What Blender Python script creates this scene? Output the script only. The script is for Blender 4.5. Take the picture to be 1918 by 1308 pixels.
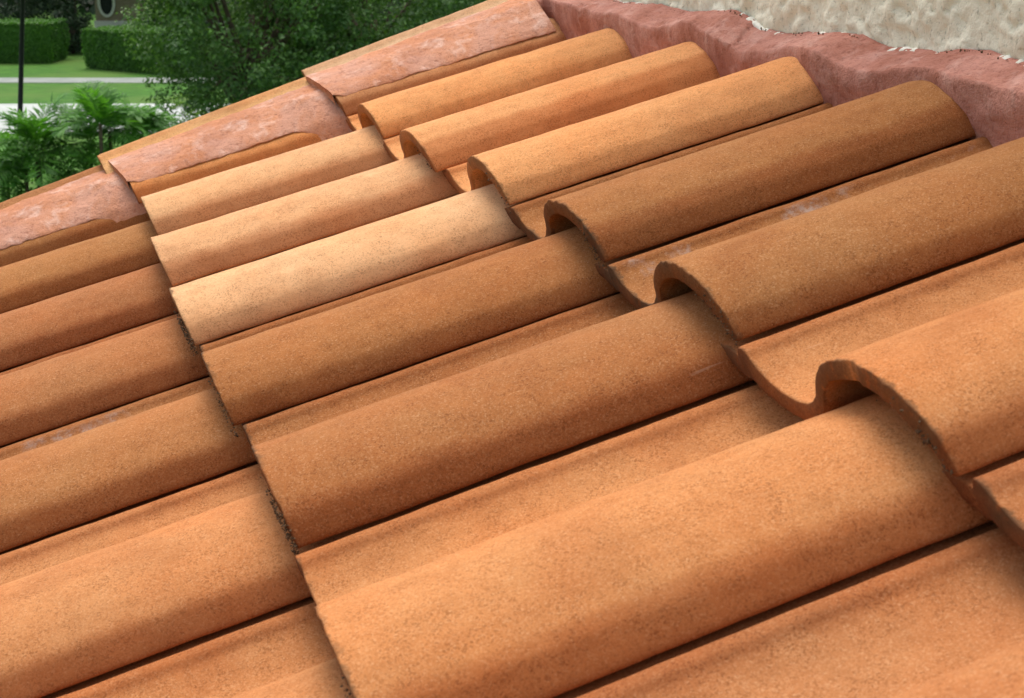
import bpy, math, random
import numpy as np
from mathutils import Vector, Matrix, noise

for o in list(bpy.data.objects):
    bpy.data.objects.remove(o, do_unlink=True)
SC = bpy.context.scene
COL = SC.collection
R = math.radians

# ------------------------------------------------------------------ camera
PITCH = R(20.525)                      # slope of the roof
CP, SP = math.cos(PITCH), math.sin(PITCH)
Z0 = 4.05                              # height of the roof origin above the lawn
def RW(u, v, w):                       # roof coordinates (up the slope, along the eave, out of the roof) to world
    return Vector((u*CP - w*SP, v, Z0 + u*SP + w*CP))
def RD(u, v, w):
    return Vector((u*CP - w*SP, v, u*SP + w*CP))
cam_pos = RW(0.3553573557, -2.3440574212, 0.4630860257)
right = RD(0.8937377587, -0.2987825665, -0.3346069286)
down = RD(-0.4127330812, -0.2554749722, -0.8742905365)
fwd = RD(0.1757390746, 0.9194898132, -0.3516450783)
cam = bpy.data.objects.new('camera', bpy.data.cameras.new('camera'))
COL.objects.link(cam)
M = Matrix((right, -down, -fwd)).transposed().to_4x4()
M.translation = cam_pos
cam.matrix_world = M
cam.data.sensor_width = 36
cam.data.lens = 36*2850/1918
cam.data.clip_start = 0.05
cam.data.clip_end = 2000
cam.data.dof.use_dof = True
cam.data.dof.focus_distance = 1.55
cam.data.dof.aperture_fstop = 24
SC.camera = cam

# ------------------------------------------------------------------ sky and sun
SUN_EL, SUN_AZ = R(66), R(8)          # azimuth measured from +Y towards +X
w = bpy.data.worlds.new('World'); SC.world = w; w.use_nodes = True
nt = w.node_tree
sky = nt.nodes.new('ShaderNodeTexSky'); sky.sky_type = 'NISHITA'; sky.sun_disc = False
sky.sun_elevation = SUN_EL; sky.sun_rotation = SUN_AZ
sky.air_density = 1.0; sky.dust_density = 3.0; sky.ozone_density = 0.6
bg = nt.nodes['Background']; bg.inputs['Strength'].default_value = 0.15
hz = nt.nodes.new('ShaderNodeHueSaturation'); hz.inputs['Saturation'].default_value = .45   # thin white overcast
nt.links.new(sky.outputs[0], hz.inputs['Color']); nt.links.new(hz.outputs[0], bg.inputs['Color'])
sd = bpy.data.lights.new('sun', 'SUN'); sd.energy = 1.9; sd.angle = R(38); sd.color = (1.0, 0.93, 0.83)
so = bpy.data.objects.new('sun', sd); COL.objects.link(so)
sdir = Vector((math.sin(SUN_AZ)*math.cos(SUN_EL), math.cos(SUN_AZ)*math.cos(SUN_EL), math.sin(SUN_EL)))
so.rotation_euler = sdir.to_track_quat('Z', 'Y').to_euler()
so.location = (0, 0, 12)
SC.view_settings.view_transform = 'Standard'
SC.view_settings.look = 'None'
SC.view_settings.exposure = 0.68
SC.view_settings.gamma = 1.0
SC.render.engine = 'CYCLES'
SC.cycles.max_bounces = 8

# ------------------------------------------------------------------ helpers
rng = np.random.default_rng(7)
def tag(o, label=None, cat=None, group=None, kind=None):
    if label: o['label'] = label
    if cat: o['category'] = cat
    if group: o['group'] = group
    if kind: o['kind'] = kind
    return o
def mesh_obj(name, V, F, mat, parent=None, smooth=True):
    """V (n,3), F (m,4) or (m,3) numpy arrays or a list of such face arrays."""
    me = bpy.data.meshes.new(name)
    V = np.asarray(V, dtype=np.float32)
    Fs = F if isinstance(F, list) else [F]
    Fs = [np.asarray(f, dtype=np.int32) for f in Fs if len(f)]
    me.vertices.add(len(V)); me.vertices.foreach_set('co', V.ravel())
    nl = sum(f.size for f in Fs); npoly = sum(len(f) for f in Fs)
    me.loops.add(nl); me.polygons.add(npoly)
    me.loops.foreach_set('vertex_index', np.concatenate([f.ravel() for f in Fs]))
    tot = np.concatenate([np.full(len(f), f.shape[1], dtype=np.int32) for f in Fs])
    st = np.concatenate([[0], np.cumsum(tot)[:-1]]).astype(np.int32)
    me.polygons.foreach_set('loop_start', st)
    me.update(calc_edges=True)
    me.polygons.foreach_set('use_smooth', np.full(npoly, smooth))
    me.validate()
    me.materials.append(mat)
    o = bpy.data.objects.new(name, me); COL.objects.link(o)
    if parent: o.parent = parent
    return o
def empty(name, loc, rz=0):
    o = bpy.data.objects.new(name, None); COL.objects.link(o)
    o.location = loc; o.rotation_euler = (0, 0, rz); o.empty_display_size = .1
    return o
def grid_faces(n, m, flip=False, off=0):
    i = np.arange(n-1)[:, None]*m + np.arange(m-1)[None, :] + off
    a, b, c, d = i, i+1, i+m+1, i+m
    F = np.stack([a, d, c, b] if not flip else [a, b, c, d], -1).reshape(-1, 4)
    return F
def box(x0, x1, y0, y1, z0, z1):
    V = np.array([(x, y, z) for x in (x0, x1) for y in (y0, y1) for z in (z0, z1)], float)
    F = np.array([(0,1,3,2),(4,6,7,5),(0,4,5,1),(2,3,7,6),(0,2,6,4),(1,5,7,3)])
    return V, F
def merge(parts):
    Vs, Fs, n = [], [], 0
    for V, F in parts:
        Vs.append(V)
        for f in (F if isinstance(F, list) else [F]): Fs.append(np.asarray(f)+n)
        n += len(V)
    return np.concatenate(Vs), Fs
def tube(P, rad, n=10):
    P = np.asarray(P, float); m = len(P)
    rad = np.broadcast_to(np.asarray(rad, float), (m,))
    T = np.gradient(P, axis=0); T /= np.linalg.norm(T, axis=1)[:, None]+1e-9
    a = np.array([1., .03, .07]); 
    X = np.cross(T, a); X /= np.linalg.norm(X, axis=1)[:, None]+1e-9
    Y = np.cross(T, X)
    t = np.linspace(0, 2*np.pi, n, endpoint=False)
    V = P[:, None]+rad[:, None, None]*(np.cos(t)[None, :, None]*X[:, None]+np.sin(t)[None, :, None]*Y[:, None])
    V = V.reshape(-1, 3)
    i = np.arange(m-1)[:, None]*n+np.arange(n)[None]; j = np.arange(m-1)[:, None]*n+(np.arange(n)+1)[None] % n
    F = np.stack([i, j, j+n, i+n], -1).reshape(-1, 4)
    caps = [np.arange(n)[None, ::-1], (np.arange(n)+(m-1)*n)[None]]
    return V, [F]+caps
def nz(x, y, z): return noise.noise(Vector((x, y, z)))
def fbm(x, y, z, o=3):
    s, a = 0, 1
    for _ in range(o):
        s += a*nz(x, y, z); x *= 2.1; y *= 2.1; z *= 2.1; a *= .5
    return s
def vnoise(P, sc, seed=0.0, o=1):
    return np.array([fbm(p[0]*sc+seed, p[1]*sc+seed*1.7, p[2]*sc-seed, o) for p in P])

# ------------------------------------------------------------------ material kit
class NT:
    def __init__(s, name, rough=.9, spec=.2):
        s.m = bpy.data.materials.new(name); s.m.use_nodes = True
        s.t = s.m.node_tree; s.b = s.t.nodes['Principled BSDF']
        s.b.inputs['Roughness'].default_value = rough
        s.b.inputs['Specular IOR Level'].default_value = spec
    def n(s, typ, **k):
        nd = s.t.nodes.new(typ)
        for a, b in k.items():
            if a.startswith('i_'):
                nd.inputs[int(a[2:]) if a[2:].isdigit() else a[2:]].default_value = b
            else: setattr(nd, a, b)
        return nd
    def l(s, a, b): s.t.links.new(a, b)
    def noise(s, vec, scale, detail=4, rough=.55, dist=0):
        nd = s.n('ShaderNodeTexNoise'); nd.inputs['Scale'].default_value = scale
        nd.inputs['Detail'].default_value = detail; nd.inputs['Roughness'].default_value = rough
        nd.inputs['Distortion'].default_value = dist
        if vec: s.l(vec, nd.inputs['Vector'])
        return nd.outputs['Fac']
    def ramp(s, fac, stops):
        r = s.n('ShaderNodeValToRGB'); e = r.color_ramp.elements
        while len(e) < len(stops): e.new(.5)
        for k, (p, c) in enumerate(stops):
            e[k].position = p; e[k].color = (c, c, c, 1) if isinstance(c, (int, float)) else (*c, 1)
        s.l(fac, r.inputs[0]); return r.outputs[0]
    def mix(s, fac, a, b, mode='MIX'):
        x = s.n('ShaderNodeMix', data_type='RGBA', blend_type=mode)
        for i, v in ((0, fac), (6, a), (7, b)):
            if isinstance(v, (int, float)): x.inputs[i].default_value = v
            elif isinstance(v, tuple): x.inputs[i].default_value = (*v, 1)
            else: s.l(v, x.inputs[i])
        return x.outputs[2]
    def math(s, op, a, b=0.0):
        x = s.n('ShaderNodeMath', operation=op)
        for i, v in ((0, a), (1, b)):
            if isinstance(v, (int, float)): x.inputs[i].default_value = v
            else: s.l(v, x.inputs[i])
        return x.outputs[0]
    def bump(s, h, dist, strength=1.0, prev=None):
        x = s.n('ShaderNodeBump'); x.inputs['Strength'].default_value = strength
        x.inputs['Distance'].default_value = dist; s.l(h, x.inputs['Height'])
        if prev: s.l(prev, x.inputs['Normal'])
        return x.outputs[0]

def tile_material():
    k = NT('sanded_concrete_tile', .92, .12)
    tc = k.n('ShaderNodeTexCoord').outputs['Object']
    oi = k.n('ShaderNodeObjectInfo')
    off = k.n('ShaderNodeVectorMath', operation='SCALE'); k.l(oi.outputs['Random'], off.inputs['Scale']); off.inputs[0].default_value = (37, 19, 53)
    ad = k.n('ShaderNodeVectorMath', operation='ADD'); k.l(tc, ad.inputs[0]); k.l(off.outputs[0], ad.inputs[1])
    v = ad.outputs[0]
    base = oi.outputs['Color']
    big = k.noise(v, 9, 5, .6, .3)
    c = k.mix(k.ramp(big, [(.35, 0.0), (.68, 1.0)]), base, k.mix(1.0, base, (1.03, .90, .80), 'MULTIPLY'))
    med = k.noise(v, 40, 4, .65)
    c = k.mix(k.ramp(med, [(.40, .0), (.66, .55)]), c, k.mix(1.0, c, (.84, .80, .76), 'MULTIPLY'))
    # streaks left by the extruder along the tile
    mp = k.n('ShaderNodeMapping'); mp.inputs['Scale'].default_value = (2.0, 70, 70); k.l(v, mp.inputs[0])
    st = k.noise(mp.outputs[0], 1.0, 3, .6)
    c = k.mix(k.ramp(st, [(.45, 0.0), (.72, .30)]), c, k.mix(1.0, c, (.80, .72, .66), 'MULTIPLY'))
    # sand grains: dark ones and pale ones, each grain its own tone
    def grain(scale):
        vo = k.n('ShaderNodeTexVoronoi'); vo.inputs['Scale'].default_value = scale; k.l(v, vo.inputs['Vector'])
        sc = k.n('ShaderNodeSeparateColor'); k.l(vo.outputs['Color'], sc.inputs[0]); return sc.outputs[0]
    g = grain(800); g2 = grain(1500)
    gm = k.ramp(k.noise(v, 55, 3, .6), [(.35, .35), (.65, 1.0)])       # grit lies thicker in places
    c = k.mix(k.math('MULTIPLY', k.ramp(g, [(.10, .60), (.24, 0.0)]), gm), c, k.mix(1.0, c, (.50, .42, .36), 'MULTIPLY'))
    c = k.mix(k.ramp(g, [(.82, 0.0), (.97, .24)]), c, k.mix(.5, c, (.95, .68, .40)))
    c = k.mix(k.math('MULTIPLY', k.ramp(g2, [(.15, .5), (.40, 0.0)]), gm), c, k.mix(1.0, c, (.62, .52, .45), 'MULTIPLY'))
    c = k.mix(k.ramp(g2, [(.70, 0.0), (.95, .22)]), c, k.mix(.5, c, (.92, .62, .36)))
    # redder body shows on thinly coated side wall and lip, with shade painted in
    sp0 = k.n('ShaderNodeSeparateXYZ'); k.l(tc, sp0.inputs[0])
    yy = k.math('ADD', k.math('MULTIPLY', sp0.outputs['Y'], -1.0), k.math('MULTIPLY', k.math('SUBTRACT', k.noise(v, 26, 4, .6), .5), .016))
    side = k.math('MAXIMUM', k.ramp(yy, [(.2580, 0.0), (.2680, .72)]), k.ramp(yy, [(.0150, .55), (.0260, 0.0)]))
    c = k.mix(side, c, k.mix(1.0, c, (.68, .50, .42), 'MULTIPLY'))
    # handling scuffs: short pale scratches, and soft darker weather patches
    sc1 = k.n('ShaderNodeMapping'); sc1.inputs['Scale'].default_value = (14, 210, 210); sc1.inputs['Rotation'].default_value = (0, 0, .35); k.l(v, sc1.inputs[0])
    scr = k.math('MULTIPLY', k.ramp(k.noise(sc1.outputs[0], 1.0, 2, .5), [(.72, 0.0), (.78, .25)]), k.ramp(k.noise(v, 8, 2), [(.60, 0.0), (.67, 1.0)]))
    c = k.mix(scr, c, k.mix(.6, c, (.95, .75, .55)))
    wp = k.ramp(k.noise(v, 6.5, 6, .68, .8), [(.50, 0.0), (.66, .55)])
    c = k.mix(wp, c, k.mix(1.0, c, (.78, .70, .66), 'MULTIPLY'))
    # grime that gathers on the broken edge of the nose of the tile and along the side lap
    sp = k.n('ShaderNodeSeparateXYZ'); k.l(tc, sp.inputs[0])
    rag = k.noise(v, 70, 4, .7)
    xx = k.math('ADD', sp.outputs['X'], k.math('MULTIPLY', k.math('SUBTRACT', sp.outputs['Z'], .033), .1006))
    edge = k.math('SUBTRACT', k.math('MULTIPLY', k.math('SUBTRACT', rag, .38), .020), xx)
    ed = k.ramp(k.math('ADD', k.math('MULTIPLY', edge, 160), .5), [(.30, 0.0), (.75, .85)])
    dirtc = k.mix(k.noise(v, 130, 3), (.045, .033, .018), (.16, .085, .045))
    amount = k.math('MULTIPLY', ed, k.ramp(k.noise(v, 14, 3), [(.38, .15), (.60, 1.0)]))
    k.l(oi.outputs['Alpha'], (mm := k.n('ShaderNodeMath', operation='MULTIPLY')).inputs[0]); k.l(amount, mm.inputs[1])
    c = k.mix(k.ramp(k.math('MULTIPLY', xx, 100), [(.02, .9), (.16, 0.0)]), c, k.mix(1.0, c, (.55, .43, .36), 'MULTIPLY'))   # darker end face of the nose
    c = k.mix(mm.outputs[0], c, dirtc)
        # white lime bloom left by run-off in some of the pans, just below the lip
    chm = k.math('MULTIPLY', k.ramp(yy, [(.013, 0.0), (.018, 1.0), (.026, 1.0), (.040, 0.0)]), k.ramp(k.noise(v, 17, 4, .65), [(.55, 0.0), (.64, .6)]))
    chm = k.math('MULTIPLY', chm, k.ramp(k.noise(v, 160, 3, .7), [(.42, .2), (.58, 1.0)]))
    c = k.mix(k.math('MULTIPLY', chm, oi.outputs['Object Index']), c, (.50, .40, .35))
    k.l(c, k.b.inputs['Base Color'])
    b = k.bump(k.noise(v, 30, 4, .6), .0012, .8)
    b = k.bump(g2, .0011, .8, b)
    b = k.bump(g, .0009, .9, b)
    k.l(b, k.b.inputs['Normal'])
    return k.m
def mortar_material(name, a, b_, stain, chalk=.5):
    k = NT(name, .85, .25)
    tc = k.n('ShaderNodeTexCoord').outputs['Object']
    n1 = k.noise(tc, 13, 5, .6, .6)
    c = k.mix(k.ramp(n1, [(.38, 0.0), (.62, 1.0)]), a, b_)
    n2 = k.noise(tc, 30, 5, .65, .3)
    c = k.mix(k.ramp(n2, [(.52, 0.0), (.68, chalk)]), c, stain)
    n3 = k.noise(tc, 120, 4, .7)
    c = k.mix(k.ramp(k.noise(tc, 7, 6, .7, .5), [(.42, .5), (.56, 0.0)]), c, k.mix(1.0, c, (.72, .66, .66), 'MULTIPLY'))
    c = k.mix(k.ramp(n3, [(.32, .7), (.46, 0.0)]), c, k.mix(1.0, c, (.62, .52, .50), 'MULTIPLY'))
    g = k.noise(tc, 420, 3, .7)
    c = k.mix(k.ramp(g, [(.33, .5), (.46, 0.0)]), c, k.mix(1.0, c, (.60, .55, .55), 'MULTIPLY'))
    k.l(c, k.b.inputs['Base Color'])
    b = k.bump(n2, .004, .7); b = k.bump(n3, .0032, .9, b); b = k.bump(g, .0016, .9, b)
    k.l(b, k.b.inputs['Normal'])
    return k.m
def stucco_material():
    k = NT('stucco_paint', .9, .2)
    tc = k.n('ShaderNodeTexCoord').outputs['Object']
    n1 = k.noise(tc, 16, 5, .6, .4)
    c = k.mix(n1, (.72, .655, .51), (.84, .775, .63))
    n2 = k.noise(tc, 150, 4, .7)
    c = k.mix(k.ramp(n2, [(.32, .6), (.45, 0.0)]), c, (.30, .28, .21))
    k.l(c, k.b.inputs['Base Color'])
    b = k.bump(k.noise(tc, 42, 5, .6, .15), .005, .7); b = k.bump(n2, .0015, .7, b)
    k.l(b, k.b.inputs['Normal'])
    return k.m
def plain(name, c1, c2, scale, rough=.9, bumpd=0, detail=5, c3=None):
    k = NT(name, rough, .2)
    tc = k.n('ShaderNodeTexCoord').outputs['Object']
    n1 = k.noise(tc, scale, detail, .65)
    c = k.mix(k.ramp(n1, [(.35, 0.0), (.65, 1.0)]), c1, c2)
    if c3:
        c = k.mix(k.ramp(k.noise(tc, scale*.13, 3), [(.45, 0.0), (.65, 1.0)]), c, c3)
    k.l(c, k.b.inputs['Base Color'])
    if bumpd: k.l(k.bump(n1, bumpd, .8), k.b.inputs['Normal'])
    return k.m
def leaf_material(name, c1, c2, trans=.35, scale=1.3):
    k = NT(name, .55, .35)
    geo = k.n('ShaderNodeNewGeometry'); tc = k.n('ShaderNodeTexCoord').outputs['Object']
    c = k.mix(geo.outputs['Random Per Island'], c1, c2)
    c = k.mix(k.ramp(k.noise(tc, scale, 3), [(.4, 0.0), (.65, .7)]), c, k.mix(1.0, c, (1.5, 1.35, .9), 'MULTIPLY'))
    k.l(c, k.b.inputs['Base Color'])
    tr = k.n('ShaderNodeBsdfTranslucent'); k.l(k.mix(1.0, c, (1.3, 1.4, .6), 'MULTIPLY'), tr.inputs[0])
    mx = k.n('ShaderNodeMixShader'); mx.inputs[0].default_value = trans
    k.l(k.b.outputs[0], mx.inputs[1]); k.l(tr.outputs[0], mx.inputs[2])
    k.l(mx.outputs[0], k.t.nodes['Material Output'].inputs['Surface'])
    return k.m

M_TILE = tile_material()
M_RAKE_MORTAR = mortar_material('painted_rake_mortar', (.58, .245, .12), (.57, .29, .195), (.74, .51, .42), .6)
M_HEAD_MORTAR = mortar_material('painted_head_mortar', (.43, .165, .11), (.58, .27, .205), (.70, .42, .345), .45)
M_STUCCO = stucco_material()
M_WHITE = plain('white_paint_rim', (.70, .66, .54), (.80, .77, .68), 90, .7, .001)
M_FELT = plain('dark_roof_felt', (.02, .018, .016), (.05, .035, .03), 40)
M_CRACK = plain('dark_gap_dirt', (.045, .028, .014), (.17, .10, .055), 260)
M_GRASS = plain('lawn_grass', (.026, .095, .008), (.058, .170, .014), 2.2, .9, .02, 8, (.075, .15, .022))
M_ROAD = plain('pale_concrete_road', (.36, .39, .365), (.46, .485, .46), 1.2, .85)
M_WALK = plain('grey_concrete_walk', (.20, .225, .205), (.27, .295, .27), 1.5, .85)
M_BARK = plain('bark', (.06, .045, .03), (.13, .10, .07), 14, .95, .01)
M_POST = plain('black_post_paint', (.008, .009, .01), (.014, .015, .016), 20, .5)
M_HOUSE = plain('beige_render', (.30, .245, .18), (.38, .31, .235), 3)
M_ROOFT = plain('brown_roof', (.16, .07, .04), (.25, .12, .07), 8)
M_GLASS = plain('dark_window_glass', (.015, .02, .022), (.03, .035, .04), 3, .12)
M_TRIM = plain('white_trim', (.70, .70, .66), (.80, .80, .77), 5, .6)

# ------------------------------------------------------------------ ground level layout, as (left-right, distance) from below the camera
g2 = Vector((fwd.x, fwd.y, 0)).normalized(); r2 = Vector((g2.y, -g2.x, 0))
def at(l, d, z=0.0):
    p = Vector((cam_pos.x, cam_pos.y, 0)) + g2*d + r2*l
    return Vector((p.x, p.y, z))
RZ = math.atan2(r2.y, r2.x)            # heading of everything parallel to the street
def flat(name, l0, l1, d0, d1, z, mat, n=2, wob=0, th=None):
    L = np.linspace(l0, l1, n); V = []
    for d in (d0, d1):
        for l in L:
            q = at(l, d + (wob*math.sin(l*.9+d)*.5 if wob else 0), z); V.append(q[:])
    o = mesh_obj(name, np.array(V), grid_faces(2, n), mat, smooth=False)
    return tag(o, kind='structure')
flat('lawn', -900, 900, -700, 1400, 0.0, M_GRASS)
flat('road', -120, 120, 35.1, 41.2, 0.012, M_ROAD, 80, .12)
flat('sidewalk', -120, 120, 46.9, 48.5, 0.012, M_WALK, 80, .08)

# ------------------------------------------------------------------ roof: the S shaped tiles
P, EXP, STEP = 0.28, 0.34332, 0.03455
TOP = [(-.032,.0262),(-.015,.0270),(-.002,.0262),(.0015,.0258),(.0030,.0282),(.0040,.0312),(.0060,.0336),(.0105,.0341),(.0160,.0328),(.0215,.0282),
       (.0300,.0238),(.0430,.0188),(.0600,.0158),(.0800,.0150),(.0960,.0180),(.1090,.0240),(.1175,.0320),(.1230,.0420),(.1290,.0515),
       (.1380,.0595),(.1510,.0668),(.1670,.0720),(.1850,.0752),(.2000,.0758),(.2150,.0746),(.2290,.0714),(.2420,.0672),(.2530,.0619),
       (.2608,.0570),(.2664,.0522),(.2710,.0454),(.2748,.0388),(.2762,.0350),(.2755,.0326)]
BOT = [(-.032,.016),(-.015,.0140),(.000,.011),(.0050,.0105),(.0080,.0100),(.0110,.0090),(.0150,.0100),(.0190,.0090),(.0225,.0080),(.0260,.0065),
       (.0330,.0050),(.0430,.0035),(.0600,.0018),(.0850,.0012),(.1030,.0050),(.1170,.0130),(.1270,.0260),(.1330,.0370),(.1390,.0440),
       (.1470,.0500),(.1590,.0550),(.1720,.0588),(.1860,.0610),(.2000,.0614),(.2120,.0600),(.2230,.0568),(.2340,.0522),(.2440,.0465),
       (.2500,.0435),(.2560,.0400),(.2610,.0372),(.2640,.0345),(.2670,.0330),(.2705,.0322)]
TOP0 = [p for p in TOP if .12 < p[0] < .276 and p[1] > .034]
def crom(Pts, m):
    Pts = np.array(Pts); Q = np.vstack([2*Pts[0]-Pts[1], Pts, 2*Pts[-1]-Pts[-2]]); out = []
    for i in range(len(Pts)-1):
        p0, p1, p2, p3 = Q[i:i+4]
        for t in np.arange(m)/m:
            out.append(.5*((2*p1)+(-p0+p2)*t+(2*p0-5*p1+4*p2-p3)*t*t+(-p0+3*p1-3*p2+p3)*t**3))
    out.append(Pts[-1]); return np.array(out)
def tile_mesh(name, top, bot, length, seed, width=1.0, m=5, ragged=1.0):
    T = crom(top, m); B = crom(bot, m); n = len(T); T = T*[width, 1]; B = B*[width, 1]
    C = (T+B)/2
    us = np.concatenate([[0.0, .0003, .0009, .002, .006, .010, .016], np.linspace(.024, length, 46)])
    ins = np.concatenate([[.13, .05, .01, .0], np.zeros(len(us)-4)])
    s = seed*7.31
    rag = np.array([fbm(v*60+s, w_*60, s, 4) for v, w_ in C])*.0007*ragged + np.array([nz(v*7+s, 0, s) for v, _ in C])*.0003
    chip = np.array([max(0, fbm(v*38-s, s*.3, w_*38, 3)-.42) for v, w_ in C])*.0025*ragged
    rings = []
    for layer, (A_, O) in enumerate(((T, C), (B, C))):
        V = np.zeros((len(us), n, 3))
        for j, (u, k) in enumerate(zip(us, ins)):
            q = A_ + (O-A_)*k
            fall = max(0, 1-u/.03)
            V[j, :, 0] = u + (rag+chip)*fall - (q[:, 1]-.033)*STEP/EXP
            V[j, :, 1] = -q[:, 0]; V[j, :, 2] = q[:, 1]
        flatV = V.reshape(-1, 3)
        amp = .0007 if layer == 0 else .0004
        if layer == 0:
            d = np.array([fbm(p[0]*22+s, p[1]*30, p[2]*30+s, 3) for p in flatV])*amp
            edge = np.exp(-flatV[:, 0]/.004)
            d2 = np.array([nz(p[0]*160, p[1]*160+s, p[2]*160) if e > .05 else 0 for p, e in zip(flatV, edge)])*.0008*edge*ragged
            flatV[:, 2] += d+d2
            # a gentle sag and bow so that no two lines are perfectly straight
            flatV[:, 1] += .0012*np.sin(flatV[:, 0]*9+s)
        rings.append(flatV)
    m_ = len(us); N0 = m_*n
    Vall = np.concatenate(rings)
    F1 = grid_faces(m_, n, True); F2 = grid_faces(m_, n, False, N0)
    # nose: strip between top ring 0 and bottom ring 0 with one rough row in between
    midrow = (rings[0][:n]+rings[1][:n])/2
    midrow[:, 0] += np.array([nz(p[1]*220, p[2]*220, s) for p in midrow])*.0009 - .0004
    Vall = np.concatenate([Vall, midrow]); Mo = 2*N0
    i = np.arange(n-1)
    F3 = np.stack([i, i+1, Mo+i+1, Mo+i], -1)[:, ::-1]; F4 = np.stack([Mo+i, Mo+i+1, N0+i+1, N0+i], -1)[:, ::-1]
    e = (m_-1)*n
    F5 = np.stack([e+i, e+i+1, N0+e+i+1, N0+e+i], -1)
    j = np.arange(m_-1)*n
    F6 = np.stack([j, j+n, N0+j+n, N0+j], -1); j2 = j+n-1
    F7 = np.stack([j2, j2+n, N0+j2+n, N0+j2], -1)[:, ::-1]
    return Vall, [F1, F2, F3, F4, F5, F6, F7]
def seat(o, u, v, w_=0.0, tilt=None, yaw=0.0):
    t = PITCH - (math.atan2(STEP, EXP) if tilt is None else tilt)
    X = Vector((math.cos(t), 0, math.sin(t))); Y = Vector((0, 1, 0)); Z = X.cross(Y)
    Mx = Matrix((X, Y, Z)).transposed().to_4x4() @ Matrix.Rotation(yaw, 4, 'Z')
    Mx.translation = RW(u, v, w_)
    o.matrix_world = Mx

BROWN = (.44, .185, .070, 1.0); ORANGE = (.88, .42, .165, .5); PEACH = (.74, .45, .24, .55); LIGHT = (.66, .315, .15, .8)
CBROWN = (.46, .205, .07, .8)
COLOURS = {
 0: [CBROWN, CBROWN, (.45,.185,.07,.8), (.46,.19,.07,.8), (.46,.20,.072,.8), (.61,.27,.105,.8), (.56,.24,.09,.8), (.52,.22,.085,.8), BROWN],
 1: [(.78,.345,.12,.5), (.84,.49,.25,.5), (.82,.475,.245,.5), (.87,.515,.27,.9), (.435,.180,.060,.9), (.41,.168,.058,1.0), (.60,.262,.098,.8), (.50,.215,.085,.8), (.46,.2,.08,.8)],
 2: [(.64,.32,.145,.6), ORANGE, (.88,.42,.17,.5), (.84,.40,.16,.6), (.415,.180,.062,1.0), (.41,.178,.062,1.0), (.58,.248,.092,.7), (.52,.225,.09,.9), BROWN]}
WORDS = {
 0: ['brown orange half tile', 'smooth brown orange tile', 'dull brown orange tile', 'brown orange tile', 'brown orange tile with chalky groove', 'lighter orange tile', 'orange tile', 'orange tile', 'brown tile'],
 1: ['deep orange half tile', 'pale peach tile with an orange blotch', 'pale peach tile', 'pale speckled peach tile, largest pale one', 'brown orange tile', 'wide brown orange tile', 'large light orange tile', 'red brown tile', 'brown tile'],
 2: ['tan half tile', 'smooth orange tile', 'bright orange tile', 'grainy orange tile', 'dark brown tile', 'large brown tile', 'light orange tile with open S shaped end', 'brown tile at the right edge', 'brown tile']}
CNAME = {0: 'left course', 1: 'middle course', 2: 'upper course under the stucco wall'}
ORD = ['at the mortar rake', 'first', 'second', 'third', 'fourth', 'fifth', 'sixth', 'seventh', 'eighth']
# how far each nose sits off the regular grid, as laid by hand (up-slope, along)
DU = {(1,1):.0059,(1,2):-.0033,(1,3):-.0071,(1,4):-.0024,(1,5):.0044,(2,1):-.0009,(2,2):-.0048,(2,3):.0064,(2,4):.0044,(2,5):.0022,(2,6):-.0033}
DV = {(1,1):-.0037,(1,2):-.0100,(1,3):.0017,(1,4):.0088,(1,5):.0054,(2,1):.0120,(2,2):-.0100,(2,3):.0048,(2,4):-.0057,(2,5):.0031,(2,6):.0003}
VIS = {0: range(0, 8), 1: range(0, 8), 2: range(0, 8)}
for c in (0, 1, 2):
    for k in VIS[c]:
        du = DU.get((c, k), 0.0)
        vl = -(k-1)*P + DV.get((c, k-1), 0.0)          # the groove on the far side
        vr = -k*P + DV.get((c, k), 0.0)                # the groove on the near side
        width = (vl-vr)/P
        length = EXP+.055 - du if c < 2 else .405
        seed = c*11+k+1
        if k == 0:
            ti = [i for i, p in enumerate(TOP) if p[0] > .126]
            V, F = tile_mesh('t', [TOP[i] for i in ti], [BOT[i] for i in ti], length, seed, 1.0)
            vl = P + DV.get((c, 0), 0)
        else:
            V, F = tile_mesh('t', TOP, BOT, length, seed, width)
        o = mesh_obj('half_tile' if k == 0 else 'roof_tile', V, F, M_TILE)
        seat(o, c*EXP+du, vl, 0.0, yaw=random.Random(seed).uniform(-.0025, .0025))
        o.color = COLOURS[c][k]
        if k == 0: lab = f'{WORDS[c][0]} beside the pink mortar rake, {CNAME[c]}'
        else: lab = f'{WORDS[c][k]}, {ORD[k]} from the rake in the {CNAME[c]}'
        o.pass_index = 1 if (c, k) in ((0, 4), (2, 5)) else 0
        tag(o, lab, 'roof tile', 'S shaped roof tiles laid in courses')

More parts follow.
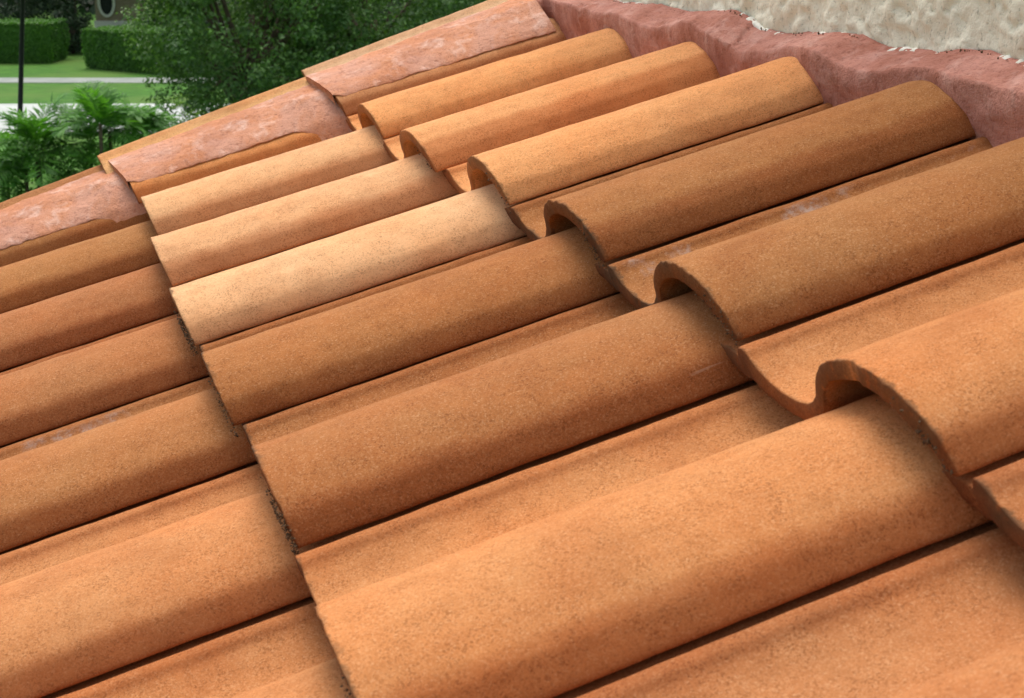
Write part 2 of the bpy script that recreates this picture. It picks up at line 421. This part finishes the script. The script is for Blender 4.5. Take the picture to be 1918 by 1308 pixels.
# caps along the rake, lying flatter than the tiles
CAPRISE = math.atan2(.011, EXP)
CAPT = [(-.006,.030),(-.0055,.060),(-.004,.088),(-.001,.0985),(.005,.1010),(.012,.0985),(.022,.0925),(.034,.0850),(.050,.0760),(.062,.066),(.066,.058)]
CAPB = [(.004,.030),(.0045,.058),(.006,.080),(.008,.0870),(.0115,.0885),(.014,.0875),(.022,.0815),(.032,.0745),(.044,.0665),(.053,.059),(.056,.054)]
RAKE = {0: ((.60,.30,.13,.7), 'brown orange rake cap at the lower left edge'), 1: ((.92,.56,.26,.5), 'bright orange rake cap in the middle of the roof edge'), 2: ((.90,.66,.42,.5), 'pale peach rake cap, uppermost against the wall')}
for c in (0, 1, 2):
    V, F = tile_mesh('t', CAPT, CAPB, EXP+.05 if c < 2 else .40, 60+c, 1.0, 6)
    o = mesh_obj('rake_tile', V, F, M_TILE)
    seat(o, c*EXP+{0: -.02, 1: -.022, 2: -.010}[c], {0: .150, 1: .155, 2: .170}[c], {0: -.002, 1: 0.002, 2: 0.0}[c], tilt=CAPRISE)
    o.color = RAKE[c][0]
    tag(o, RAKE[c][1], 'roof tile', 'cap tiles along the rake')

# the pink mortar between caps and outermost barrels, one bed per course
def rake_bed(c, label):
    nU, nT = 190, 46
    u0, u1 = (-.004 if c == 0 else -.006), (EXP+.006 if c < 2 else .372)
    V = np.zeros((nU, nT, 3)); s = 3.1+c*5.7
    for i in range(nU):
        u = u0+(u1-u0)*i/(nU-1)
        e = .024 + .0035*fbm(u*11, s, 0, 3) + .0014*fbm(u*80, s, 3, 3)          # lower edge, as distance from the groove
        if c < 2: e -= .026*max(0, min(1, (u-(EXP-.075))/.035))**1.5
        e = max(e, .0025)
        if u < .012: e += .012*max(0, (.012-u)/.03)
        vtop = .137+.004*fbm(u*20, s, 9, 3)
        for j in range(nT):
            t = j/(nT-1)
            if t < .1:                                     # the thin broken lip
                tt = t/.1
                v = e+.006*(1-tt); wv = None; lip = tt
            else:
                tt = (t-.1)/.9; v = e+(vtop-e)*tt; lip = 1
            x = (v-.0)/(.137)
            base_b = np.interp(v, [0.0, .0055, .015, .021, .027, .038, .051, .065, .08, .137], [.022, .034, .047, .055, .0607, .0667, .0714, .0746, .0758, .0745])
            line = np.interp(v, [0.0, .02, .04, .08, .115, .14], [.040, .0615, .0700, .0820, .0895, .0925])
            thick = .0016+.0016*lip
            wv = max(line, base_b+thick) if v > e+.004 else base_b+thick*lip-.0006
            blend = max(0, min(1, (v-e)/.018)); wv = (base_b+thick)*(1-blend)+max(line, base_b+thick)*blend if lip >= 1 else base_b+.0004+(thick-.0004)*lip
            wv += (.0013*fbm(u*16, v*24, s, 3)+.0006*fbm(u*70, v*90, s, 3))*lip
            u_ = u-.018*tt*max(0, 1-(u-u0)/.05)**2*(1 if lip >= 1 else 0); uu = u_
            wv += .0235*(u/EXP)*max(0, min(1, (v-e)/.07))*lip
            V[i, j] = (uu, v, wv)
    V = V.reshape(-1, 3)
    V2 = V.copy(); V2[:, 2] -= .016
    Vv, Ff = merge([(V, grid_faces(nU, nT, False))])
    n = nU*nT; i = np.arange(nT-1)
    sideA = np.stack([i, i+1, n+i+1, n+i], -1); jj = np.arange(nU-1)*nT
    Vall = np.concatenate([V, V2])
    # thickened only at the course end, so that the nose of the bed reads as a lump of mortar
    Ff = [grid_faces(nU, nT, False), sideA[:, ::-1], np.stack([(nU-1)*nT+i, (nU-1)*nT+i+1, n+(nU-1)*nT+i+1, n+(nU-1)*nT+i], -1), np.stack([jj+nT-1, jj+2*nT-1, n+jj+2*nT-1, n+jj+nT-1], -1)]
    o = mesh_obj('rake_mortar', Vall, Ff, M_RAKE_MORTAR)
    seat(o, c*EXP, 0.0, 0.0)
    tag(o, label, 'mortar', 'pink mortar beds along the rake')
rake_bed(0, 'pink painted mortar bed along the lower left rake, curling at its end')
rake_bed(1, 'mottled pink mortar bed along the middle stretch of the rake')
rake_bed(2, 'pale pink mortar bed along the top stretch of the rake, cracked below')

# mortar flashing against the wall
FR = [(.30,.074),(.05,.078),(-.051,.077),(-.154,.069),(-.232,.069),(-.296,.063),(-.373,.060),(-.474,.073),(-.514,.066),(-.57,.059),(-.633,.048),(-.713,.053),(-.758,.059),(-.827,.063),(-.874,.051),(-.936,.049),(-.992,.056),(-1.048,.059),(-1.1,.058),(-1.154,.056),(-1.198,.055),(-1.26,.057),(-1.33,.064),(-1.40,.055),(-1.50,.052),(-1.60,.062),(-1.72,.054),(-1.85,.060),(-2.4,.055)]
WL = [(.30,.062),(.0,.065),(-.15,.060),(-.282,.064),(-.378,.058),(-.473,.065),(-.531,.068),(-.567,.061),(-.606,.052),(-.657,.046),(-.746,.053),(-.79,.056),(-.844,.057),(-.896,.047),(-.954,.050),(-.99,.049),(-1.035,.055),(-1.077,.058),(-1.113,.053),(-1.142,.049),(-1.22,.052),(-1.30,.058),(-1.42,.050),(-1.6,.057),(-1.8,.05),(-2.4,.054)]
def lut(T, v):
    T = sorted(T); return float(np.interp(v, [a for a, _ in T], [b for _, b in T]))
WALLU = 1.126
vs = np.arange(-2.1, .165, .0028); nV = len(vs)
prof_t = np.concatenate([np.linspace(0, 1, 34), np.linspace(1.03, 2, 34)])
V = np.zeros((len(prof_t), nV, 3))
for jv, v in enumerate(vs):
    h = lut(FR, v)-.0105+.0022*fbm(v*45, 1, 2, 3); hw = lut(WL, v)-.012
    uf = 1.074+.004*fbm(v*9, 4, 0, 3)
    # mortar comes forward between the barrels and shrinks back round them
    ph = (-(v) % P)/P
    uf += .006*math.exp(-((ph-.72)/.13)**2) - .004*math.exp(-((ph-.28)/.16)**2)
    for it, t in enumerate(prof_t):
        if t <= 1:
            w_ = -.06+(h+.06)*t; u = uf+.006*t**8 - .006*(1-t)
            u += .0022*fbm(v*22, t*4, 7, 3)
        else:
            s_ = t-1; rnd = 1
            u = uf+.006+(WALLU+.006-uf-.006)*s_
            w_ = h+(hw+.006-h)*s_ + .0025*(1-abs(2*s_-1))
            w_ += .0020*fbm(v*26, s_*5, 11, 3)*min(1, s_*6)
            cr = v+.600-.035*(s_-.4)+.004*fbm(s_*9, 3, 3, 3); w_ -= .0035*math.exp(-(cr/.0016)**2) + (.0022 if cr < 0 and cr > -.05 else 0)*max(0, 1+cr/.05)
        V[it, jv] = RW(u, v, w_)[:]
o = mesh_obj('mortar_flashing', V.reshape(-1, 3), grid_faces(len(prof_t), nV, False), M_HEAD_MORTAR)
tag(o, 'wavy dark pink mortar band sealing the tile heads against the stucco wall', 'mortar')

# dirt crumbs and broken grit lying along the wall edge, in the laps and round the tile heads
rc = np.random.default_rng(31); CV, CF, nc = [], [], 0
ICO = np.array([(1,0,0),(-1,0,0),(0,1,0),(0,-1,0),(0,0,1),(0,0,-1)], float); ICF = np.array([(0,2,4),(2,1,4),(1,3,4),(3,0,4),(2,0,5),(1,2,5),(3,1,5),(0,3,5)])
def crumb(p, sz):
    global nc
    CV.append(np.array(p[:]) + ICO*rc.uniform(.45, 1.3, (6, 3))*sz + rc.normal(0, .15*sz, (6, 3))); CF.append(ICF+nc); nc += 6
wx_ = RW(WALLU, 0, 0).x
for _ in range(700):                                       # broken stucco edge
    v = rc.uniform(-1.5, .1)
    if fbm(v*9, 40, 2, 3) < -.05: continue
    q = RW(WALLU, v, lut(WL, v)-.012); crumb((wx_-.0205+rc.normal(0, .0010), v, q.z+rc.uniform(.001, .0070)), rc.uniform(.0004, .0016))
for (c, k), dens in (((1, 3), 70), ((1, 4), 26), ((1, 5), 60), ((1, 6), 25), ((2, 3), 30), ((2, 4), 60), ((2, 5), 60), ((2, 6), 40), ((2, 2), 20)):
    for _ in range(dens*(3 if c == 1 else 1)):                                  # grit and moss stuck under the noses, mostly low on the barrel
        vv = .276-abs(rc.normal(0, .022)); wt = float(np.interp(vv, [a for a, _ in TOP0], [b for _, b in TOP0]))
        crumb(RW(c*EXP+DU.get((c, k), 0)+rc.uniform(-.0006, .0040), -(k-1)*P-vv+DV.get((c, k-1), 0)*.3, wt-rc.uniform(.002, .015)), rc.uniform(.0004, .0013)*(1.5 if rc.random() < .12 else 1))
o = mesh_obj('dirt_crumbs', np.concatenate(CV), np.concatenate(CF), M_CRACK, None, False)
tag(o, 'dark dirt crumbs stuck along the stucco edge and under the tile noses', 'dirt', kind='stuff')

# ------------------------------------------------------------------ house under the tiles: wall, deck
house = empty('house', RW(WALLU, -1, 0) - Vector((0, 0, 4)))
HI = house.matrix_basis.inverted() if False else Matrix.Translation(-house.location)
def hmesh(name, V, F, mat, smooth=False):
    V = np.asarray(V, float) - np.array(house.location[:])
    return mesh_obj(name, V, F, mat, house, smooth)
# stucco skin with its ragged lower edge
vs = np.concatenate([np.arange(-2.4, -1.45, .02), np.arange(-1.45, .12, .0032)]); nV = len(vs)
hs = np.concatenate([[0, .0012, .003], np.arange(.006, .26, .0032), np.linspace(.27, .95, 12)])
V = np.zeros((len(hs), nV, 3)); Rm = np.zeros((5, nV, 3))
p0 = RW(WALLU, 0, 0); wx = p0.x
for jv, v in enumerate(vs):
    q = RW(WALLU, v, lut(WL, v)-.012+.0025*fbm(v*60, 5, 5, 4)+.002)
    jag = .003*fbm(v*170, 2, 8, 3)
    for ih, h in enumerate(hs):
        z = q.z+h+jag*max(0, 1-h/.02)
        out = .011 if ih else .002
        if ih == 1: out = .008
        if ih == 2: out = .010
        if h < .3:
            a = fbm(v*20, z*20, 3, 4); b = fbm(v*48, z*60, 9, 3)
            out += .0062*max(0, a+.15)**.7 * (1 if b > -.35 else .6) + .0022*b*min(1, h/.01)
        V[ih, jv] = (wx-out, v, z)
hmesh('upper_wall', V.reshape(-1, 3), grid_faces(len(hs), nV, False), M_STUCCO, True)
# white paint showing along the broken edge, in patches
ids = [j for j in range(nV) if vs[j] > -1.45]
rimV = []
for jv in ids:
    v = vs[jv]; f = fbm(v*11, 20, 1, 2)
    w1 = .0048*max(0, min(1, (f+.22)/.35))*(1+.5*fbm(v*120, 3, 3, 2))
    za = V[0, jv][2]; x = wx-.0185-.0015*nz(v*80, 0, 0)
    rimV.append([(x+.004, v, za-.004), (x, v, za-.003), (x-.0005, v, za+w1*.6), (x+.003, v, za+w1), (x+.010, v, za+w1+.001)])
rimV = np.array(rimV).transpose(1, 0, 2)
hmesh('paint_rim', rimV.reshape(-1, 3), grid_faces(5, len(ids), False), M_WHITE, True)
# roof deck, gable wall, and wall below the eave
def rbox(u0, u1, v0, v1, w0, w1):
    V = np.array([RW(u, v, w_)[:] for u in (u0, u1) for v in (v0, v1) for w_ in (w0, w1)])
    return V, box(0,1,0,1,0,1)[1]
V, F = rbox(-.30, 1.2, -2.4, .148, -.075, -.050); hmesh('roof_deck', V, F, M_FELT)
V, F = box(-.28+.2, wx+2.0, -.02, .135, 0, 3.88); 
V[(V[:, 2] > 1) & (V[:, 0] < 0.5), 2] = Z0-.13
V[(V[:, 2] > 1) & (V[:, 0] > 0.5), 2] = Z0+.25
hmesh('gable_wall', V, F, M_STUCCO)
V, F = box(wx+.0, wx+3, -2.6, .10, 3.6, RW(WALLU, 0, 0).z+.95); hmesh('wall_core', V+np.array([.004, 0, 0]), F, M_STUCCO)
tag(house, 'house with textured beige stucco wall rising behind the roof tiles', 'house')

# ------------------------------------------------------------------ foliage
def leaves(C, N, size, aspect=.45, fold=.25, droop=.0, seed=0):
    """C (n,3) positions, N (n,3) preferred facing; a folded four point leaf at each."""
    r = np.random.default_rng(seed); n = len(C)
    N = N + r.normal(0, .55, (n, 3)); N /= np.linalg.norm(N, axis=1)[:, None]
    A = r.normal(0, 1, (n, 3)); A[:, 2] -= droop; A -= N*(A*N).sum(1)[:, None]; A /= np.linalg.norm(A, axis=1)[:, None]
    B = np.cross(N, A); s = (size*r.uniform(.6, 1.3, n))[:, None]
    base = C - A*s*.5; tip = C+A*s*.5; l = C - A*s*.05+B*s*aspect*.5+N*s*fold*.3; rr = C - A*s*.05-B*s*aspect*.5+N*s*fold*.3
    V = np.stack([base, l, tip, rr], 1).reshape(-1, 3); i = np.arange(n)*4
    return V, np.concatenate([np.stack([i, i+1, i+2], -1), np.stack([i, i+2, i+3], -1)])
def crown_points(c, rad, n_clump, per, seed, spread=.16, shell=.55, lumpy=.3):
    r = np.random.default_rng(seed); D = r.normal(0, 1, (n_clump, 3)); D /= np.linalg.norm(D, axis=1)[:, None]
    rr = (shell+(1-shell)*r.random(n_clump)**.6)
    lump = np.array([1+lumpy*fbm(d[0]*1.7+seed, d[1]*1.7, d[2]*1.7, 2) for d in D])
    Cc = np.array(c)+D*np.array(rad)*(rr*lump)[:, None]
    idx = np.repeat(np.arange(n_clump), per)
    off = r.normal(0, 1, (len(idx), 3)); off /= np.linalg.norm(off, axis=1)[:, None]+1e-6
    off *= (r.random(len(idx))**.4)[:, None]*spread*np.mean(rad)*r.uniform(.6, 1.3, n_clump)[idx][:, None]
    Pn = Cc[idx]+off; N = off/(np.linalg.norm(off, axis=1)[:, None]+1e-6)+np.array([0, 0, .9])
    return Pn, N, Cc
def tree(name, l, d, base_r, crown_c, rad, n_clump, per, leaf, mat, seed, label, cat='tree', group=None, spread=.16, aspect=.45, shell=.5, limbs=9, trunk=None):
    root = empty(name, at(l, d, 0), RZ)
    Pn, N, Cc = crown_points(crown_c, rad, n_clump, per, seed, spread, shell)
    ok = Pn[:, 2] > .06; Pn, N = Pn[ok], N[ok]
    V, F = leaves(Pn, N, leaf, aspect, seed=seed)
    mesh_obj('crown', V, F, mat, root, False)
    r = np.random.default_rng(seed+5); parts = []
    top = np.array([crown_c[0]*.6, crown_c[1]*.6, crown_c[2]])
    zs = np.linspace(0, 1, 8); P0 = np.stack([top[0]*zs**1.5+.05*np.sin(zs*5+seed), top[1]*zs**1.5+.05*np.cos(zs*4), top[2]*zs], 1)
    parts.append(tube(P0, base_r*(1.25-.95*zs), 10))
    for q in Cc[r.choice(len(Cc), min(limbs, len(Cc)), replace=False)]:
        t0 = r.uniform(.3, .9); a = np.array([np.interp(t0, zs, P0[:, k]) for k in range(3)])
        tt = np.linspace(0, 1, 6)[:, None]; mid = (a+q)/2+r.normal(0, .12, 3)
        Q = a*(1-tt)**2+2*mid*tt*(1-tt)+q*tt**2
        parts.append(tube(Q, base_r*(.5-.42*tt[:, 0])*(1.1-t0*.5), 6))
    V, F = merge(parts); mesh_obj('trunk', V, F, M_BARK, root, True)
    return tag(root, label, cat, group)

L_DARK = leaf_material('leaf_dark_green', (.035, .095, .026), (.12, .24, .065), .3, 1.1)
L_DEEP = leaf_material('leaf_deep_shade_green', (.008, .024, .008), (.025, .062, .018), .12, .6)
L_MID = leaf_material('leaf_mid_green', (.03, .10, .015), (.10, .24, .04), .3, 1.2)
L_HEDGE = leaf_material('hedge_leaf_green', (.028, .10, .012), (.08, .22, .025), .3, .8)
L_PALM = leaf_material('palm_leaf_green', (.035, .13, .018), (.11, .30, .04), .35, 2.0)
L_PALE = leaf_material('pale_leaf_green', (.07, .17, .04), (.20, .32, .12), .3, 2.0)

def px(x, d, z=0.0):                   # left-right metres of a direction seen x/1918 across the view, at distance d
    return (x-959)/2850*(d*.9635+(4.6-z)*.2677)
# the broad tree right behind the rake, and its darker neighbour
tree('broadleaf_tree', px(470, 24, 2.5), 24, .16, (0, 0, 3.3), (2.0, 1.9, 2.0), 620, 75, .085, L_DARK, 3, 'dense dark green tree whose low branches hang beside the clipped hedge', spread=.13, limbs=26, shell=.45)
tree('broadleaf_tree', px(700, 26, 2.5), 26, .18, (0, 0, 3.1), (2.3, 2.0, 2.0), 520, 75, .090, L_DARK, 4, 'dark green tree behind the top of the rake', spread=.13, limbs=22, shell=.45)
tree('broadleaf_tree', px(960, 30, 2.5), 30, .2, (0, 0, 3.6), (3.0, 2.4, 2.6), 420, 70, .10, L_DEEP, 5, 'shaded dark tree right of the others, just above the pale rake cap', spread=.14, limbs=18)
# hedges
def hedge(l0, l1, d0, d1, depth, h, seed, label):
    root = empty('clipped_hedge', at((l0+l1)/2, (d0+d1)/2, 0), 0)
    r = np.random.default_rng(seed); n = 30000
    a = np.array(at(l0, d0)[:]); b = np.array(at(l1, d1)[:]); ax = (b-a); Ln = np.linalg.norm(ax); ax /= Ln
    ay = np.array([-ax[1], ax[0], 0])
    Pn, N = [], []
    for face, cnt in (('f', .40), ('t', .40), ('s', .10), ('e', .10)):
        m = int(n*cnt); s = r.random(m)*Ln; q = r.random(m)*depth; z = r.random(m)*h
        if face == 'f': q = np.zeros(m)
        if face == 't': z = np.full(m, h)
        if face == 's': s = np.zeros(m)
        if face == 'e': s = np.full(m, Ln)
        nn = {'f': -ay, 't': np.array([0, 0, 1.]), 's': -ax, 'e': ax}[face]
        tuck = .12*np.clip(1-z/(h*.5), 0, 1); rnd = .10*np.clip((z-h*.8)/(h*.2), 0, 1)**2
        if face == 'f': q = q+tuck+rnd
        if face == 's': s = s+tuck+rnd
        if face == 'e': s = s-tuck-rnd
        p = a+s[:, None]*ax+q[:, None]*ay+np.array([0, 0, 1.])*z[:, None]
        p = p+r.normal(0, .025, p.shape)+nn*(.05*vnoise(p[:, :]*1.0, 1.6, seed))[:, None]
        Pn.append(p); N.append(np.tile(nn*1.2, (m, 1)))
    Pn = np.concatenate(Pn); N = np.concatenate(N); ok = Pn[:, 2] > .02; Pn, N = Pn[ok], N[ok]
    loc = np.array(root.location[:])
    V, F = leaves(Pn-loc, N, .075, .6, seed=seed); mesh_obj('foliage', V, F, L_HEDGE, root, False)
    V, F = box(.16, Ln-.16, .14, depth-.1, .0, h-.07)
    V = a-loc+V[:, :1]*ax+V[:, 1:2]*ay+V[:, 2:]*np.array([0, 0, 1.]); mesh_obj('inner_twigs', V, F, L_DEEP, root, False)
    tag(root, label, 'hedge', 'clipped box hedges across the road')
hedge(px(-60, 53.7), px(98, 53.7), 53.7, 53.7, 2.2, 1.36, 21, 'boxy clipped hedge at the far left behind the black post')
hedge(px(158, 51.8), px(345, 48.8), 51.8, 48.8, 2.4, 1.30, 22, 'longer clipped hedge beside the dense tree, in front of the beige house')
# planting behind the hedges
bk = [(-120, 62, 5.0, 4.2), (40, 66, 5.2, 4.6), (132, 61, 4.6, 3.2), (330, 60, 5.0, 3.6), (455, 64, 5.4, 4.4), (610, 62, 5.2, 4.2), (780, 66, 5.6, 4.8), (960, 64, 5.4, 4.6)]
bl = ['dark tree at the far left edge beyond the hedges', 'dark tree above the left hedge', 'dark tree filling the gap left of the beige house', 'dark tree right of the beige house', 'dark tree beyond the end of the longer hedge', 'distant dark tree behind the dense nearer tree', 'distant dark tree above the rake', 'distant dark tree farthest right beyond the roof']
for i, (x, d, zc, rr) in enumerate(bk):
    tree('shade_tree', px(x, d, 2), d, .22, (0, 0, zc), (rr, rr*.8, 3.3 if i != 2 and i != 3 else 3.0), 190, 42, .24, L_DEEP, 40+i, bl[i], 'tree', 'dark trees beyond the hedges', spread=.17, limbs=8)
sh = [(-60, 59, 1.7), (20, 58.5, 1.9), (80, 59.5, 2.0), (132, 58, 1.6), (302, 57, 1.7), (345, 58, 2.1), (420, 57, 1.9), (500, 58, 2.1), (590, 57, 2.0), (680, 58, 2.1)]
sl = ['dark shrub at the far left beyond the left hedge', 'dark shrub behind the left end of the left hedge', 'dark shrub behind the middle of the left hedge', 'dark shrub closing the gap between the two hedges', 'dark shrub right of the beige wall', 'dark shrub behind the right end of the longer hedge', 'dark shrub just past the longer hedge', 'dark shrub glimpsed through the dense tree', 'dark shrub hidden behind the dense tree', 'dark shrub farthest right behind the dense tree']
for i, (x, d, h) in enumerate(sh):
    tree('shade_shrub', px(x, d, 1), d, .05, (0, 0, h*.5), (.7 if i in (3, 4) else 1.35, 1.0, h*.62), 90, 40, .13, L_DEEP, 60+i, sl[i], 'shrub', 'dark shrubs beyond the hedges', spread=.25, limbs=5)
# far wooded backdrop
r = np.random.default_rng(99); n = 26000
lx = r.uniform(-75, 60, n); dd = r.uniform(84, 96, n); zz = r.random(n)*(8+2*np.sin(lx*.3)+1.5*np.sin(lx*.9+1))
base = np.array([at(a, b, c)[:] for a, b, c in zip(lx, dd, zz)])
V, F = leaves(base, np.tile([0, -.6, .6], (n, 1)), .75, .7, seed=4)
o = mesh_obj('woodland', V, F, L_DEEP, None, False); tag(o, 'dark wooded mass behind the house across the road', 'woodland', kind='stuff')

# the beige house across the road
hd = 70; hl = px(222, hd, 1)
far = empty('beige_house', at(hl, hd, 0), RZ)
V, F = box(-1.05, 9.0, 0, 7, .50, 3.2); mesh_obj('wall', V, F, M_HOUSE, far, False)
V, F = box(-1.12, 9.05, -.06, 7.05, 0, .50); mesh_obj('base_band', V, F, M_TRIM, far, False)
V = np.array([(-1.6,-.5,3.2),(9.5,-.5,3.2),(9.5,7.5,3.2),(-1.6,7.5,3.2),(2,3.5,5.0),(6,3.5,5.0),(-1.6,-.5,3.06),(9.5,-.5,3.06),(9.5,7.5,3.06),(-1.6,7.5,3.06)], float)
mesh_obj('roof', V, [np.array([(0,1,5,4),(2,3,4,5),(6,7,1,0),(7,8,2,1),(8,9,3,2),(9,6,0,3),(9,8,7,6)]), np.array([(1,2,5),(3,0,4)])], M_ROOFT, far, False)
t = np.linspace(0, 2*np.pi, 40, endpoint=False); cxw, czw = -.52, 1.32
def oval(ra, rb, y): return np.stack([cxw+ra*np.cos(t), np.full(40, y), czw+rb*np.sin(t)], 1)
Vf = np.concatenate([oval(.40, .66, -.01), oval(.40, .66, -.07), oval(.28, .54, -.07), oval(.28, .54, -.01)])
Fw = []
for a in range(3):
    i = np.arange(40); j = (i+1) % 40; Fw.append(np.stack([a*40+i, a*40+j, (a+1)*40+j, (a+1)*40+i], -1))
win = mesh_obj('window', Vf, Fw, M_TRIM, far, False)
Vg = oval(.285, .545, -.03); mesh_obj('pane', Vg, [np.arange(40)[None]], M_GLASS, win, False)
tag(far, 'beige house wall with white oval window, glimpsed between dark trees', 'house')

# lamp post
post = empty('lamp_post', at(px(27, 30, 1), 30, 0)); post.rotation_euler = (0, R(6), 0)
zs = np.array([0, .15, .16, .6, .62, 3.4, 3.42, 3.5]); rs = np.array([.11, .11, .075, .07, .052, .042, .06, .06])
V, F = tube(np.stack([0*zs, 0*zs, zs], 1), rs, 16); mesh_obj('pole', V, F, M_POST, post)
zs = np.array([3.5, 3.55, 3.95, 4.0, 4.12, 4.2]); rs = np.array([.08, .10, .16, .20, .10, .02])
V, F = tube(np.stack([0*zs, 0*zs, zs], 1), rs, 8); mesh_obj('lantern', V, F, M_POST, post)
tag(post, 'slim black lamp post standing by the road behind the palms', 'lamp post')

# small palms and leafy plants below the rake
def palm(l, d, h, n_f, Lf, seed, label, mat=L_PALM, stems=3, droop=.7, wid=.030, lw=.46):
    h += .10; n_f = int(n_f*1.1); Lf *= 1.22
    root = empty('small_palm', at(l, d, 0), RZ); r = np.random.default_rng(seed); VV, FF, n0 = [], [], 0; trunks = []
    for s in range(stems):
        off = np.array([r.normal(0, .12*(stems > 1)), r.normal(0, .12*(stems > 1)), 0]); hh = h*r.uniform(.82, 1.0) if s else h
        zs = np.linspace(0, 1, 7)[:, None]; lean = r.normal(0, .12, 2)
        Pt = off+np.concatenate([zs**2*lean[0], zs**2*lean[1], zs*hh], 1); trunks.append(tube(Pt, .035-.012*zs[:, 0], 8)); top = Pt[-1]
        for f in range(n_f):
            az = f*2.399+r.normal(0, .3); el = r.uniform(-.05, 1.4); L = Lf*r.uniform(.75, 1.15)
            dirh = np.array([np.cos(az), np.sin(az), 0]); m = 20; tt = np.linspace(0, 1, m)
            ang = el-droop*tt**1.3*1.3
            step = L/m; pts = top+np.cumsum(np.stack([np.cos(ang)*dirh[0]*step, np.cos(ang)*dirh[1]*step, np.sin(ang)*step], 1), 0)
            side = np.array([-dirh[1], dirh[0], 0])
            for q in range(2, m):
                tq = tt[q]; T = np.array([np.cos(ang[q])*dirh[0], np.cos(ang[q])*dirh[1], np.sin(ang[q])])
                for sg in (-1, 1):
                    ll = lw*Lf*(1-abs(2*tq-.85)**2*.65)*r.uniform(.8, 1.1)
                    dv = T*.62+side*sg*.8+np.array([0, 0, r.normal(.05, .18)]); dv /= np.linalg.norm(dv)
                    up = np.cross(dv, T); up /= np.linalg.norm(up)+1e-6; wv = np.cross(dv, up)
                    b0 = pts[q]; mid = b0+dv*ll*.5+np.array([0, 0, -.01]); tip = b0+dv*ll+np.array([0, 0, -.10*ll])
                    VV += [b0, mid+wv*wid*.5, tip, mid-wv*wid*.5]; FF.append((n0, n0+1, n0+2, n0+3)); n0 += 4
            tb = tube(pts[::3], .006, 4)
            VV += list(tb[0]); FF += [tuple(x) for x in (tb[1][0]+n0)]; n0 += len(tb[0])
    mesh_obj('fronds', np.array(VV), np.array(FF), mat, root, False)
    V, F = merge(trunks); mesh_obj('trunk', V, F, M_BARK, root)
    return tag(root, label, 'palm', 'small palms growing below the roof edge')
D = 20
palm(px(60, D, 1.6), D, 1.72, 15, .62, 1, 'leftmost dark green small palm beneath the lamp post', stems=3)
palm(px(15, D+1, 1.3), D+1, 1.35, 13, .60, 2, 'small palm at the left edge of the photo, lower than its neighbour', stems=2)
palm(px(160, D, 2.1), D, 2.06, 17, .55, 3, 'tallest small palm with upright fronds against the pale road', stems=2, droop=.75)
palm(px(235, D+.6, 1.9), D+.6, 1.98, 12, .50, 4, 'small palm with drooping fronds showing the pale road between its stems', stems=3, droop=1.2)
palm(px(300, D+1, 1.8), D+1, 1.72, 12, .50, 5, 'small palm beside the orange rake cap, under the dense tree', stems=2)
def bush(x, z, rr, dd, mat, seed, label, leaf=.06, n=60, per=60, asp=.4):
    tree('leafy_shrub', px(x, dd, z), dd, .03, (0, 0, z*.66), (rr*1.1, rr, z*.52), n, per, leaf, mat, seed, label, 'shrub', 'leafy shrubs below the roof edge', spread=.28, aspect=asp, limbs=6)
bush(60, 1.62, .55, 19.6, L_MID, 81, 'mid green shrub filling the foot of the leftmost palm', n=95)
bush(170, 1.55, .50, 19.7, L_MID, 82, 'mid green shrub below the tallest small palm', n=90)
bush(345, 2.0, .50, 20.5, L_PALE, 83, 'pale leaved shrub between the palms and the dense tree', .055, 70, 50)
bush(420, 1.9, .50, 21.0, L_MID, 84, 'mid green shrub under the dense tree, beside the rake', .06, 80, 55)
bush(-20, 1.5, .5, 20, L_MID, 85, 'mid green shrub at the extreme left of the palms', n=70)
